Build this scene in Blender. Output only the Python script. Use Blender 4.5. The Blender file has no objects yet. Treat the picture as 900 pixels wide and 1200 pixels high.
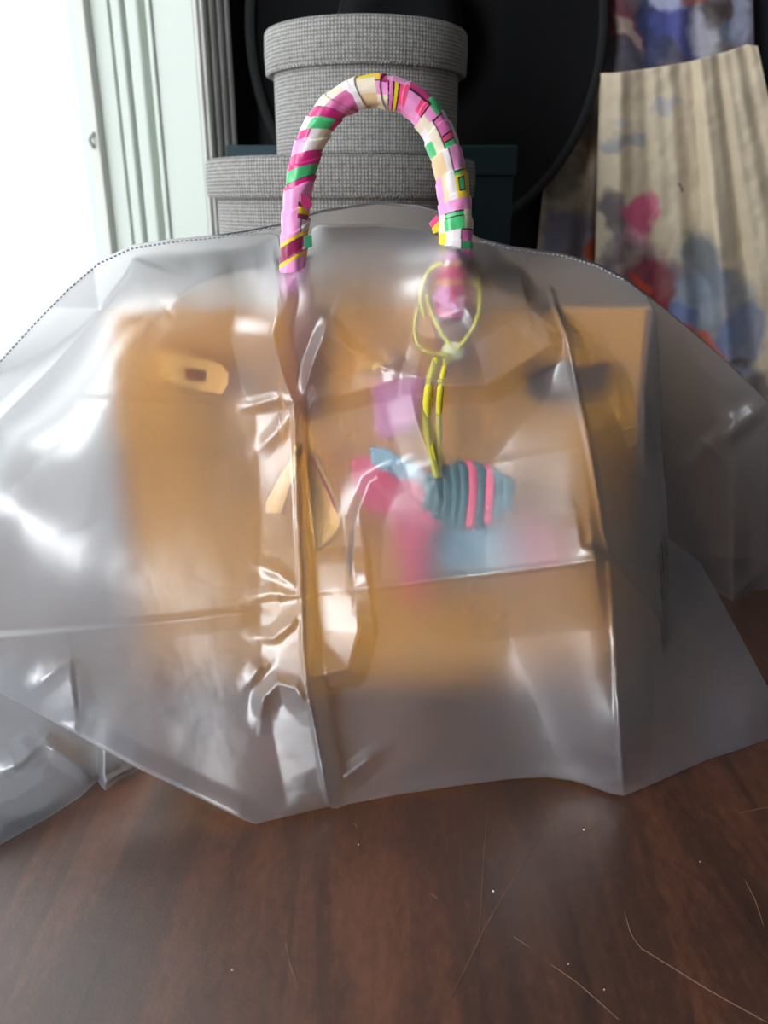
import bpy, bmesh, math, random
import numpy as np
from mathutils import Vector, Matrix, noise

random.seed(7)
R = math.radians
scene = bpy.context.scene
COL = scene.collection

# ------------------------------------------------------------------ camera
CAM_H, PITCH, FPX = 0.324, R(21.0), 950.0
cam_d = bpy.data.cameras.new('camera')
cam = bpy.data.objects.new('camera', cam_d)
COL.objects.link(cam)
cam.location = (0, 0, CAM_H)
cam.rotation_euler = (R(90) - PITCH, 0, 0)
cam_d.sensor_fit = 'VERTICAL'
cam_d.sensor_height = 36.0
cam_d.sensor_width = 27.0
cam_d.lens = 36.0 * FPX / 1200.0
cam_d.clip_start = 0.01
cam_d.dof.use_dof = True
cam_d.dof.focus_distance = 0.47
cam_d.dof.aperture_fstop = 11.0
scene.camera = cam

# ------------------------------------------------------------------ world, lights, exposure
w = bpy.data.worlds.new('room_ambience')
scene.world = w
w.use_nodes = True
bg = w.node_tree.nodes['Background']
bg.inputs['Color'].default_value = (0.93, 0.96, 1.0, 1)
bg.inputs['Strength'].default_value = 0.11

# frame of the window wall: P0 inner far corner, T along the wall (away), N outward
P0 = Vector((-0.277, 1.32, 0))
T = Vector((0.55, 0.835, 0)).normalized()
N = Vector((-T.y, T.x, 0))
def wp(k, s, z):
    "k metres towards the camera along the wall, s metres outward, height z"
    return P0 - T * k + N * s + Vector((0, 0, z))
WIN_K, WIN_Z0, WIN_Z1, WALL_D = 1.45, 0.02, 1.70, 0.27

def area_light(name, centre, normal, sx, sz, radiance, color):
    d = bpy.data.lights.new(name, 'AREA')
    d.shape = 'RECTANGLE'
    d.size, d.size_y = sx, sz
    d.energy = radiance * math.pi * sx * sz
    d.color = color
    o = bpy.data.objects.new(name, d)
    COL.objects.link(o)
    o.location = centre
    o.rotation_euler = Vector(normal).to_track_quat('-Z', 'Y').to_euler()
    o.visible_camera = True
    return o
area_light('window_daylight', wp(WIN_K / 2 - 0.05, WALL_D + 0.05, (WIN_Z0 + WIN_Z1) / 2), -N,
           WIN_K + 0.3, WIN_Z1 - WIN_Z0 + 0.3, 2.3, (0.93, 0.975, 1.0))
# second window of the bay, left of the camera
W2X, W2Y0, W2Y1, W2Z0, W2Z1 = -1.12, -1.35, -0.10, 0.25, 1.36
area_light('near_window_daylight', (W2X - 0.20, (W2Y0 + W2Y1) / 2, (W2Z0 + W2Z1) / 2), (1, 0, 0),
           W2Y1 - W2Y0, W2Z1 - W2Z0, 16.5, (0.93, 0.965, 1.0))

scene.view_settings.view_transform = 'Standard'
scene.view_settings.look = 'None'
scene.view_settings.gamma = 1.0
scene.view_settings.use_curve_mapping = False
scene.view_settings.exposure = 0.33
scene.cycles.use_denoising = True
scene.cycles.blur_glossy = 0.0
scene.cycles.max_bounces = 16
scene.cycles.transmission_bounces = 14
scene.cycles.diffuse_bounces = 5

# ------------------------------------------------------------------ measuring helpers (photo pixel -> ray -> point at a chosen depth)
_up = Vector((0, math.sin(PITCH), math.cos(PITCH)))
_fw = Vector((0, math.cos(PITCH), -math.sin(PITCH)))
def ray(px, py):
    return Vector(((px - 450) / FPX, 0, 0)) - _up * ((py - 600) / FPX) + _fw
def P(px, py, Y):
    d = ray(px, py)
    return Vector((0, 0, CAM_H)) + d * (Y / d.y)
def PZ(px, py, z=0.0):
    d = ray(px, py)
    return Vector((0, 0, CAM_H)) + d * ((z - CAM_H) / d.z)

# ------------------------------------------------------------------ generic builders
def srgb(r, g, b):
    f = lambda c: (c / 255 / 12.92) if c / 255 <= 0.04045 else ((c / 255 + 0.055) / 1.055) ** 2.4
    return (f(r), f(g), f(b), 1.0)

def newmat(name):
    m = bpy.data.materials.new(name)
    m.use_nodes = True
    nt = m.node_tree
    return m, nt, nt.nodes['Principled BSDF']

def plain(name, col, rough=0.5, metal=0.0, bump=0.0, bscale=200.0, var=0.0, spec=0.5):
    m, nt, b = newmat(name)
    b.inputs['Base Color'].default_value = col
    b.inputs['Roughness'].default_value = rough
    b.inputs['Metallic'].default_value = metal
    b.inputs['Specular IOR Level'].default_value = spec
    tc = nt.nodes.new('ShaderNodeTexCoord')
    n = nt.nodes.new('ShaderNodeTexNoise')
    n.inputs['Scale'].default_value = bscale
    n.inputs['Detail'].default_value = 4
    nt.links.new(tc.outputs['Object'], n.inputs['Vector'])
    if bump:
        bn = nt.nodes.new('ShaderNodeBump')
        bn.inputs['Strength'].default_value = bump
        bn.inputs['Distance'].default_value = 0.002
        nt.links.new(n.outputs['Fac'], bn.inputs['Height'])
        nt.links.new(bn.outputs['Normal'], b.inputs['Normal'])
    if var:
        mx = nt.nodes.new('ShaderNodeMix'); mx.data_type = 'RGBA'; mx.blend_type = 'MULTIPLY'
        mx.inputs['Factor'].default_value = var
        mx.inputs[6].default_value = col
        nt.links.new(n.outputs['Color'], mx.inputs[7])
        nt.links.new(mx.outputs[2], b.inputs['Base Color'])
    return m

def attr_mat(name, rough=0.5, spec=0.4, sheen=0.0, bump=0.0, bscale=600):
    m, nt, b = newmat(name)
    a = nt.nodes.new('ShaderNodeAttribute'); a.attribute_name = 'print'
    nt.links.new(a.outputs['Color'], b.inputs['Base Color'])
    b.inputs['Roughness'].default_value = rough
    b.inputs['Specular IOR Level'].default_value = spec
    b.inputs['Sheen Weight'].default_value = sheen
    if bump:
        tc = nt.nodes.new('ShaderNodeTexCoord'); n = nt.nodes.new('ShaderNodeTexNoise')
        n.inputs['Scale'].default_value = bscale
        nt.links.new(tc.outputs['Object'], n.inputs['Vector'])
        bn = nt.nodes.new('ShaderNodeBump'); bn.inputs['Strength'].default_value = bump; bn.inputs['Distance'].default_value = 0.001
        nt.links.new(n.outputs['Fac'], bn.inputs['Height']); nt.links.new(bn.outputs['Normal'], b.inputs['Normal'])
    return m

def mesh_obj(name, verts, faces, mat=None, parent=None, smooth=True):
    me = bpy.data.meshes.new(name)
    me.from_pydata([tuple(v) for v in verts], [], faces)
    me.update()
    if smooth:
        me.shade_smooth()
    o = bpy.data.objects.new(name, me)
    COL.objects.link(o)
    if mat: me.materials.append(mat)
    if parent: o.parent = parent; o.matrix_parent_inverse = parent.matrix_world.inverted() if False else Matrix.Translation(-parent.location)
    return o

def bm_obj(name, bm, mat=None, parent=None, smooth=False):
    bmesh.ops.recalc_face_normals(bm, faces=bm.faces)
    me = bpy.data.meshes.new(name)
    bm.to_mesh(me); bm.free()
    if smooth: me.shade_smooth()
    o = bpy.data.objects.new(name, me)
    COL.objects.link(o)
    if mat: me.materials.append(mat)
    if parent: o.parent = parent; o.matrix_parent_inverse = Matrix.Translation(-parent.location)
    return o

def empty(name, loc=(0, 0, 0)):
    o = bpy.data.objects.new(name, None)
    COL.objects.link(o)
    o.location = loc
    o.empty_display_size = 0.02
    return o

def tag(o, label=None, cat=None, group=None, kind=None):
    if label: o['label'] = label
    if cat: o['category'] = cat
    if group: o['group'] = group
    if kind: o['kind'] = kind
    return o

def smooth_angle(o, ang=35):
    me = o.data
    me.shade_smooth()
    try: me.set_sharp_from_angle(angle=R(ang))
    except Exception: pass
    return o

def bevel(o, wd, seg=2):
    md = o.modifiers.new('bevel', 'BEVEL'); md.width = wd; md.segments = seg; md.limit_method = 'ANGLE'; md.angle_limit = R(40)
    return o

def box_verts(x0, x1, y0, y1, z0, z1):
    return [(x0,y0,z0),(x1,y0,z0),(x1,y1,z0),(x0,y1,z0),(x0,y0,z1),(x1,y0,z1),(x1,y1,z1),(x0,y1,z1)]
BOXF = [(0,3,2,1),(4,5,6,7),(0,1,5,4),(1,2,6,5),(2,3,7,6),(3,0,4,7)]
def box(name, x0, x1, y0, y1, z0, z1, mat, parent=None, bv=0.0):
    o = mesh_obj(name, box_verts(x0,x1,y0,y1,z0,z1), BOXF, mat, parent, smooth=False)
    if bv: bevel(o, bv)
    return o
def wbox(name, k0, k1, s0, s1, z0, z1, mat, parent=None, bv=0.0):
    "box in the frame of the window wall"
    v = [wp(k,s,z) for k,s,z in box_verts(k0,k1,s0,s1,z0,z1)]
    bm = bmesh.new(); vs = [bm.verts.new(p) for p in v]
    for f in BOXF: bm.faces.new([vs[i] for i in f])
    o = bm_obj(name, bm, mat, parent)
    if bv: bevel(o, bv)
    return o

def catmull(pts, n):
    "resample a polyline of vectors smoothly to n points (uniform in arc length)"
    pts = [Vector(p) for p in pts]
    ext = [pts[0]*2-pts[1]] + pts + [pts[-1]*2-pts[-2]]
    out = []
    for i in range(1, len(ext)-2):
        p0,p1,p2,p3 = ext[i-1:i+3]
        for j in range(16):
            t = j/16
            out.append(0.5*((2*p1)+(p2-p0)*t+(2*p0-5*p1+4*p2-p3)*t*t+(3*p1-p0-3*p2+p3)*t**3))
    out.append(pts[-1])
    L = [0.0]
    for a,b in zip(out, out[1:]): L.append(L[-1]+(b-a).length)
    res = []; j = 0
    for i in range(n):
        d = L[-1]*i/(n-1)
        while j < len(L)-2 and L[j+1] < d: j += 1
        t = (d-L[j])/max(L[j+1]-L[j],1e-9)
        res.append(out[j].lerp(out[j+1], min(max(t,0),1)))
    return res

def frames(path, ref=Vector((0,-1,0))):
    fr = []
    for i,p in enumerate(path):
        a = path[max(i-1,0)]; b = path[min(i+1,len(path)-1)]
        t = (b-a).normalized()
        n = (ref - t*ref.dot(t))
        if n.length < 1e-4: n = Vector((1,0,0)) - t*t.x
        n.normalize()
        fr.append((p,t,n,t.cross(n)))
    return fr

def tube(name, pts, rad, mat, parent=None, n=40, m=10, flat=1.0, ref=Vector((0,-1,0))):
    "round (or flattened) tube along a smooth path; rad may be a function of 0..1"
    path = catmull(pts, n)
    fr = frames(path, ref)
    V=[];F=[]
    for i,(p,t,nn,bb) in enumerate(fr):
        r = rad(i/(n-1)) if callable(rad) else rad
        for j in range(m):
            a = 2*math.pi*j/m
            V.append(p + nn*(math.cos(a)*r*flat) + bb*(math.sin(a)*r))
    for i in range(n-1):
        for j in range(m):
            F.append((i*m+j, i*m+(j+1)%m, (i+1)*m+(j+1)%m, (i+1)*m+j))
    F.append(tuple(range(m-1,-1,-1))); F.append(tuple((n-1)*m+j for j in range(m)))
    return mesh_obj(name, V, F, mat, parent)

def lathe(name, prof, centre, mat, parent=None, m=72, close=False):
    "profile [(r,z)...] turned about a vertical axis"
    V=[];F=[]; k=len(prof)
    for j in range(m):
        a=2*math.pi*j/m
        for r,z in prof: V.append((centre[0]+r*math.cos(a), centre[1]+r*math.sin(a), centre[2]+z))
    for j in range(m):
        j2=(j+1)%m
        for i in range(k-1):
            F.append((j*k+i, j2*k+i, j2*k+i+1, j*k+i+1))
    o = mesh_obj(name, V, F, mat, parent)
    bm=bmesh.new(); bm.from_mesh(o.data); bmesh.ops.remove_doubles(bm, verts=bm.verts, dist=1e-6)
    bmesh.ops.recalc_face_normals(bm, faces=bm.faces); bm.to_mesh(o.data); bm.free(); o.data.shade_smooth()
    return o

def plate(name, outline, thick, mat, parent=None, holes=(), normal=None, bv=0.0):
    "solid plate from a 3D outline (planar-ish), extruded along its normal"
    bm=bmesh.new()
    pts=[Vector(p) for p in outline]
    if normal is None:
        normal=Vector((0,0,0))
        c=sum(pts,Vector())/len(pts)
        for a,b in zip(pts,pts[1:]+pts[:1]): normal+=(a-c).cross(b-c)
        if normal.y>0: normal=-normal          # front faces the viewer, thickness goes back
    normal=Vector(normal).normalized()
    if holes:
        h=[Vector(p) for p in holes]
        n=len(pts); q=len(h)
        assert n==q
        for off in (0,1): pass
        v0=[bm.verts.new(p) for p in pts]; h0=[bm.verts.new(p) for p in h]
        v1=[bm.verts.new(p-normal*thick) for p in pts]; h1=[bm.verts.new(p-normal*thick) for p in h]
        for i in range(n):
            j=(i+1)%n
            bm.faces.new((v0[i],v0[j],h0[j],h0[i])); bm.faces.new((v1[j],v1[i],h1[i],h1[j]))
            bm.faces.new((v0[j],v0[i],v1[i],v1[j])); bm.faces.new((h0[i],h0[j],h1[j],h1[i]))
    else:
        v0=[bm.verts.new(p) for p in pts]; v1=[bm.verts.new(p-normal*thick) for p in pts]
        bm.faces.new(v0); bm.faces.new(v1[::-1])
        for i in range(len(pts)):
            j=(i+1)%len(pts); bm.faces.new((v0[j],v0[i],v1[i],v1[j]))
    o=bm_obj(name,bm,mat,parent)
    if bv: bevel(o,bv)
    return o

# ------------------------------------------------------------------ materials
M_white = plain('painted_white', srgb(192,199,192), 0.45, bump=0.05, bscale=40)
M_sash = plain('sash_grey_blue', srgb(190,202,208), 0.4)
M_wall = plain('navy_wall', srgb(11,15,25), 0.8, bump=0.1, bscale=120)
M_lwall = plain('pale_wall', srgb(190,188,182), 0.8, bump=0.1, bscale=120)
M_floor = plain('floor_grey', srgb(70,62,56), 0.6)
M_leather = plain('tan_leather', srgb(216,150,46), 0.42, bump=0.25, bscale=900)
M_leather2 = plain('tan_leather_edge', srgb(150,84,38), 0.5)
M_orange = plain('clochette_leather', srgb(255,196,104), 0.4, bump=0.2, bscale=900)
M_gold = plain('gold_metal', srgb(255,190,92), 0.35, 0.15)
M_plate_shaded = plain('shaded_plate_metal', srgb(84,58,36), 0.5, 0.1)  # right strap plate, with the shadow over it put into its colour
M_dark = plain('brown_strap_loop', srgb(110,70,40), 0.6)  # plain brown of the strap loop
M_red = plain('red_stitch', srgb(215,80,60), 0.6)
M_black = plain('black_felt', srgb(13,13,15), 0.9, bump=0.3, bscale=700, spec=0.2)
M_teal = plain('teal_board', srgb(38,62,70), 0.7, bump=0.1, bscale=500)
M_yellow = plain('yellow_cord', srgb(214,200,50), 0.55, bump=0.3, bscale=1500)
M_rose = plain('rose_leather', srgb(235,70,110), 0.45)
M_pink = plain('pink_leather', srgb(240,150,205), 0.5)
M_tealcord = plain('teal_leather', srgb(20,88,92), 0.5)
M_blue = plain('pale_blue_leather', srgb(130,175,195), 0.5)
M_thread = plain('grey_thread', srgb(150,152,166), 0.7)
M_scarf = attr_mat('printed_silk', 0.38, 0.5, 0.2)
M_dress = attr_mat('printed_cotton', 0.8, 0.2, 0.1, 0.1)

def linen():
    m,nt,b=newmat('grey_linen')
    b.inputs['Roughness'].default_value=0.9; b.inputs['Specular IOR Level'].default_value=0.15
    uv=nt.nodes.new('ShaderNodeUVMap')
    def wave(direction, scale, dist):
        wv=nt.nodes.new('ShaderNodeTexWave'); wv.bands_direction=direction; wv.wave_type='BANDS'
        wv.inputs['Scale'].default_value=scale; wv.inputs['Distortion'].default_value=dist; wv.inputs['Detail'].default_value=2
        wv.inputs['Detail Scale'].default_value=2.0
        nt.links.new(uv.outputs['UV'],wv.inputs['Vector']); return wv
    a=wave('X',88,1.6); c=wave('Y',88,1.6)   # uv in metres
    mul=nt.nodes.new('ShaderNodeMath'); mul.operation='MULTIPLY'
    nt.links.new(a.outputs['Fac'],mul.inputs[0]); nt.links.new(c.outputs['Fac'],mul.inputs[1])
    n=nt.nodes.new('ShaderNodeTexNoise'); n.inputs['Scale'].default_value=160; n.inputs['Detail'].default_value=3
    nt.links.new(uv.outputs['UV'],n.inputs['Vector'])
    add=nt.nodes.new('ShaderNodeMath'); add.operation='MULTIPLY_ADD'; add.inputs[1].default_value=0.55
    nt.links.new(n.outputs['Fac'],add.inputs[0]); nt.links.new(mul.outputs[0],add.inputs[2])
    cr=nt.nodes.new('ShaderNodeValToRGB')
    cr.color_ramp.elements[0].position=0.15; cr.color_ramp.elements[0].color=srgb(98,97,96)
    cr.color_ramp.elements[1].position=0.95; cr.color_ramp.elements[1].color=srgb(182,180,176)
    nt.links.new(add.outputs[0],cr.inputs['Fac']); nt.links.new(cr.outputs['Color'],b.inputs['Base Color'])
    bn=nt.nodes.new('ShaderNodeBump'); bn.inputs['Strength'].default_value=0.6; bn.inputs['Distance'].default_value=0.0012
    nt.links.new(add.outputs[0],bn.inputs['Height']); nt.links.new(bn.outputs['Normal'],b.inputs['Normal'])
    return m
M_linen=linen()

def wood():
    m,nt,b=newmat('brown_wood')
    tc=nt.nodes.new('ShaderNodeTexCoord')
    mp=nt.nodes.new('ShaderNodeMapping'); mp.inputs['Scale'].default_value=(22,2.2,1); mp.inputs['Rotation'].default_value=(0,0,R(-8))
    nt.links.new(tc.outputs['Object'],mp.inputs['Vector'])
    n1=nt.nodes.new('ShaderNodeTexNoise'); n1.inputs['Scale'].default_value=1.0; n1.inputs['Detail'].default_value=8; n1.inputs['Roughness'].default_value=0.62; n1.inputs['Distortion'].default_value=0.8
    nt.links.new(mp.outputs['Vector'],n1.inputs['Vector'])
    # broad staves
    mp2=nt.nodes.new('ShaderNodeMapping'); mp2.inputs['Scale'].default_value=(1,0.001,1); mp2.inputs['Rotation'].default_value=(0,0,R(-6))
    nt.links.new(tc.outputs['Object'],mp2.inputs['Vector'])
    vo=nt.nodes.new('ShaderNodeTexVoronoi'); vo.inputs['Scale'].default_value=17
    nt.links.new(mp2.outputs['Vector'],vo.inputs['Vector'])
    sep=nt.nodes.new('ShaderNodeSeparateColor'); nt.links.new(vo.outputs['Color'],sep.inputs['Color'])
    n2=nt.nodes.new('ShaderNodeTexNoise'); n2.inputs['Scale'].default_value=6; n2.inputs['Detail'].default_value=5
    nt.links.new(tc.outputs['Object'],n2.inputs['Vector'])
    s1=nt.nodes.new('ShaderNodeMath'); s1.operation='MULTIPLY_ADD'; s1.inputs[1].default_value=0.2
    nt.links.new(sep.outputs[0],s1.inputs[0]); nt.links.new(n1.outputs['Fac'],s1.inputs[2])
    s2=nt.nodes.new('ShaderNodeMath'); s2.operation='MULTIPLY_ADD'; s2.inputs[1].default_value=0.5
    nt.links.new(n2.outputs['Fac'],s2.inputs[0]); nt.links.new(s1.outputs[0],s2.inputs[2])
    n4=nt.nodes.new('ShaderNodeTexNoise'); n4.inputs['Scale'].default_value=1.0; n4.inputs['Detail'].default_value=6; n4.inputs['Roughness'].default_value=0.7
    mp4=nt.nodes.new('ShaderNodeMapping'); mp4.inputs['Scale'].default_value=(240,90,1); mp4.inputs['Rotation'].default_value=(0,0,R(-8))
    nt.links.new(tc.outputs['Object'],mp4.inputs['Vector']); nt.links.new(mp4.outputs['Vector'],n4.inputs['Vector'])
    s3=nt.nodes.new('ShaderNodeMath'); s3.operation='MULTIPLY_ADD'; s3.inputs[1].default_value=0.45
    nt.links.new(n4.outputs['Fac'],s3.inputs[0]); nt.links.new(s2.outputs[0],s3.inputs[2])
    s4=nt.nodes.new('ShaderNodeMath'); s4.operation='SUBTRACT'; s4.inputs[1].default_value=0.225
    nt.links.new(s3.outputs[0],s4.inputs[0])
    cr=nt.nodes.new('ShaderNodeValToRGB')
    e=cr.color_ramp.elements
    e[0].position=0.55; e[0].color=srgb(42,27,22)
    e[1].position=1.25 if False else 1.0; e[1].color=srgb(100,61,43)
    x=e.new(0.8); x.color=srgb(68,42,32)
    nt.links.new(s4.outputs[0],cr.inputs['Fac']); nt.links.new(cr.outputs['Color'],b.inputs['Base Color'])
    n3=nt.nodes.new('ShaderNodeTexNoise'); n3.inputs['Scale'].default_value=700; n3.inputs['Detail'].default_value=3
    nt.links.new(tc.outputs['Object'],n3.inputs['Vector'])
    bn=nt.nodes.new('ShaderNodeBump'); bn.inputs['Strength'].default_value=0.12; bn.inputs['Distance'].default_value=0.0006
    nt.links.new(n3.outputs['Fac'],bn.inputs['Height']); nt.links.new(bn.outputs['Normal'],b.inputs['Normal'])
    b.inputs['Roughness'].default_value=0.38
    b.inputs['Specular IOR Level'].default_value=0.95
    return m
M_wood=wood()
M_scratch=plain('pale_scratch',srgb(140,104,80),0.5)
M_dust=plain('dust_speck',srgb(225,220,210),0.8)

def vinyl(haze, rough, gloss):
    "frosted vinyl: rough refraction through a thin slab, white scattering, soft gloss; second material is its inner face"
    out=[]
    for side in (0,1):
        m=bpy.data.materials.new('frosted_vinyl' if side==0 else 'frosted_vinyl_inner'); m.use_nodes=True
        nt=m.node_tree; nt.nodes.clear()
        o=nt.nodes.new('ShaderNodeOutputMaterial')
        rf=nt.nodes.new('ShaderNodeBsdfRefraction'); rf.inputs['Color'].default_value=(0.985,0.985,0.985,1)
        rf.inputs['Roughness'].default_value=rough if side==0 else 0.05; rf.inputs['IOR'].default_value=1.27
        if side==1:
            nt.links.new(rf.outputs[0],o.inputs['Surface']); out.append(m); continue
        df=nt.nodes.new('ShaderNodeBsdfDiffuse'); df.inputs['Color'].default_value=(0.70,0.80,1.0,1)
        tl=nt.nodes.new('ShaderNodeBsdfTranslucent'); tl.inputs['Color'].default_value=(0.84,0.91,1.0,1)
        hz=nt.nodes.new('ShaderNodeMixShader'); hz.inputs[0].default_value=0.6
        nt.links.new(df.outputs[0],hz.inputs[1]); nt.links.new(tl.outputs[0],hz.inputs[2])
        mx=nt.nodes.new('ShaderNodeMixShader'); mx.inputs[0].default_value=haze
        nt.links.new(rf.outputs[0],mx.inputs[1]); nt.links.new(hz.outputs[0],mx.inputs[2])
        gl=nt.nodes.new('ShaderNodeBsdfGlossy'); gl.inputs['Roughness'].default_value=gloss; gl.inputs['Color'].default_value=(1,1,1,1)
        lw=nt.nodes.new('ShaderNodeLayerWeight'); lw.inputs['Blend'].default_value=0.5
        pw=nt.nodes.new('ShaderNodeMath'); pw.operation='POWER'; pw.inputs[1].default_value=4.0
        nt.links.new(lw.outputs['Facing'],pw.inputs[0])
        fr=nt.nodes.new('ShaderNodeMath'); fr.operation='MULTIPLY_ADD'; fr.inputs[1].default_value=0.6; fr.inputs[2].default_value=0.09
        nt.links.new(pw.outputs[0],fr.inputs[0])
        m2=nt.nodes.new('ShaderNodeMixShader')
        nt.links.new(fr.outputs[0],m2.inputs[0]); nt.links.new(mx.outputs[0],m2.inputs[1]); nt.links.new(gl.outputs[0],m2.inputs[2])
        tc=nt.nodes.new('ShaderNodeTexCoord'); n=nt.nodes.new('ShaderNodeTexNoise'); n.inputs['Scale'].default_value=1400; n.inputs['Detail'].default_value=2
        nt.links.new(tc.outputs['Object'],n.inputs['Vector'])
        bn=nt.nodes.new('ShaderNodeBump'); bn.inputs['Strength'].default_value=0.08; bn.inputs['Distance'].default_value=0.0004
        nt.links.new(n.outputs['Fac'],bn.inputs['Height']); nt.links.new(bn.outputs['Normal'],gl.inputs['Normal'])
        nt.links.new(m2.outputs[0],o.inputs['Surface']); out.append(m)
    return out
M_vinyl, M_vinyl_in = vinyl(0.18, 0.78, 0.38)

def glass_pane():
    m=bpy.data.materials.new('window_glass'); m.use_nodes=True
    nt=m.node_tree; nt.nodes.clear(); o=nt.nodes.new('ShaderNodeOutputMaterial')
    t=nt.nodes.new('ShaderNodeBsdfTransparent'); g=nt.nodes.new('ShaderNodeBsdfGlossy'); g.inputs['Roughness'].default_value=0.02
    mx=nt.nodes.new('ShaderNodeMixShader'); mx.inputs[0].default_value=0.06
    nt.links.new(t.outputs[0],mx.inputs[1]); nt.links.new(g.outputs[0],mx.inputs[2]); nt.links.new(mx.outputs[0],o.inputs['Surface'])
    return m
M_glass=glass_pane()

# ------------------------------------------------------------------ the room
FLOOR_Z=-0.75
BACK_Y=1.42
o=box('floor',-3.2,3.2,-3.0,BACK_Y+0.3,FLOOR_Z-0.05,FLOOR_Z,M_floor); tag(o,'dark grey floor under the table','floor',kind='structure')
xb=wp(-0.115,0,0).x
o=box('wall_back',xb-0.004,3.2,BACK_Y,BACK_Y+0.12,FLOOR_Z,2.3,M_wall); tag(o,'dark navy wall behind the stacked boxes and dress','wall',kind='structure')
wall=empty('wall_left',wp(0.7,0,FLOOR_Z)); tag(wall,'pale wall around the bright window at left','wall',kind='structure')
wbox('wall_below',-0.12,WIN_K+0.01,0,WALL_D-0.02,FLOOR_Z,WIN_Z0-0.03,M_lwall,wall)
wbox('wall_above',-0.12,WIN_K+0.01,0,WALL_D-0.02,WIN_Z1,2.3,M_lwall,wall)
wn=empty('wall_near_left',(W2X,-1.0,FLOOR_Z)); tag(wn,'pale wall with the second window left of the camera','wall',kind='structure')
for a,b,c,d in ((-2.6,W2Y0,FLOOR_Z,2.3),(W2Y1,0.03,FLOOR_Z,2.3),(W2Y0,W2Y1,FLOOR_Z,W2Z0),(W2Y0,W2Y1,W2Z1,2.3)):
    box('wall_piece',W2X-0.16,W2X,a,b,c,d,M_lwall,wn)
w2=empty('window_2',(W2X,(W2Y0+W2Y1)/2,W2Z0)); tag(w2,'second white framed window left of the camera','window',kind='structure')
for a,b,c,d in ((W2Y0,W2Y0+0.05,W2Z0,W2Z1),(W2Y1-0.05,W2Y1,W2Z0,W2Z1),(W2Y0+0.05,W2Y1-0.05,W2Z0,W2Z0+0.05),(W2Y0+0.05,W2Y1-0.05,W2Z1-0.05,W2Z1)):
    box('window_frame',W2X-0.12,W2X-0.04,a,b,c,d,M_white,w2,0.003)
box('pane',W2X-0.084,W2X-0.080,W2Y0+0.05,W2Y1-0.05,W2Z0+0.05,W2Z1-0.05,M_glass,w2)
wbox('wall_far',-0.12,-0.03,0.0,WALL_D-0.02,WIN_Z0-0.03,WIN_Z1,M_lwall,wall)

# window: jamb boards facing the room side, sash, pane, casing, sill
win=empty('window_1',wp(0.7,0.1,WIN_Z0)); tag(win,'tall white window with grooved jamb, blown out with daylight','window',kind='structure')
def s_of(px,row=140,k=0.0):
    lo,hi=-0.1,0.6
    for _ in range(60):
        mid=(lo+hi)/2
        p=wp(k,mid,0.4); d=Vector((p.x,p.y,p.z-CAM_H)); X=450+FPX*p.x/d.dot(_fw)
        if X>px: lo=mid
        else: hi=mid
    return lo
def jb(name,pxa,pxb,k,mat,bv=0.0015):
    a,b=s_of(pxb),s_of(pxa)
    return wbox(name,-0.03,k,a,b,WIN_Z0-0.03,WIN_Z1,mat,win,bv)
jb('jamb_board',192,238,0.0,M_white,0.003)
jb('jamb_bead',187,192,0.004,M_white)
jb('jamb_groove',176,187,-0.016,M_white)
jb('jamb_rail',162,176,0.0,M_white,0.004)
jb('jamb_groove',158,162,-0.012,M_white)
jb('jamb_rail',147,158,0.002,M_white,0.004)
jb('jamb_groove',143,147,-0.010,M_white)
jb('jamb_rail',124,143,0.0,M_white)
sA,sB,sC=s_of(124),s_of(112),s_of(101)
WALLD=sC
wbox('sash_stile',-0.03,0.012,sA,sB,WIN_Z0,WIN_Z1,plain('sash_inner',srgb(196,196,190),0.4),win,0.002)
wbox('sash_stile',-0.03,0.010,sB,sC,WIN_Z0,WIN_Z1,M_sash,win,0.002)
wbox('sash_rail',0.012,WIN_K-0.012,sA,sC,WIN_Z0,WIN_Z0+0.04,M_white,win,0.003)
wbox('sash_rail',0.012,WIN_K-0.012,sA,sC,WIN_Z1-0.05,WIN_Z1,M_white,win,0.003)
wbox('sash_stile',WIN_K-0.03,WIN_K,sA,sC,WIN_Z0,WIN_Z1,M_white,win,0.003)
wbox('pane',0.012,WIN_K-0.03,sC-0.010,sC-0.006,WIN_Z0+0.04,WIN_Z1-0.05,M_glass,win)
wbox('window_sill',0.0,WIN_K,-0.02,sC,WIN_Z0-0.03,WIN_Z0,M_white,win,0.004)
# small catch on the sash
c=wp(0.014,(sA+sB)/2,0.415)
tube('window_catch',[c+Vector((0,0,-0.012)),c+T*-0.006,c+Vector((0.004,0,0.010))],0.0035,M_white,win,n=10,m=8)
# fluted casing on the room face of the wall, receding towards the navy wall
cas=empty('trim_1',wp(-0.06,0,WIN_Z0)); tag(cas,'fluted grey-white window casing beside the navy wall','trim',kind='structure')
M_casing = plain('casing_paint', srgb(205,205,200), 0.5)
wbox('casing_board',-0.066,-0.001,-0.016,-0.0005,FLOOR_Z,2.1,M_casing,cas,0.002)
for i in range(4):
    k0=-0.064+i*0.0158
    wbox('casing_flute',k0,k0+0.011,-0.022,-0.016,FLOOR_Z,2.1,M_casing,cas,0.003)
wbox('wall_return',-0.122,-0.0665,-0.002,0.0,FLOOR_Z,2.3,M_wall,wall)

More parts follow.
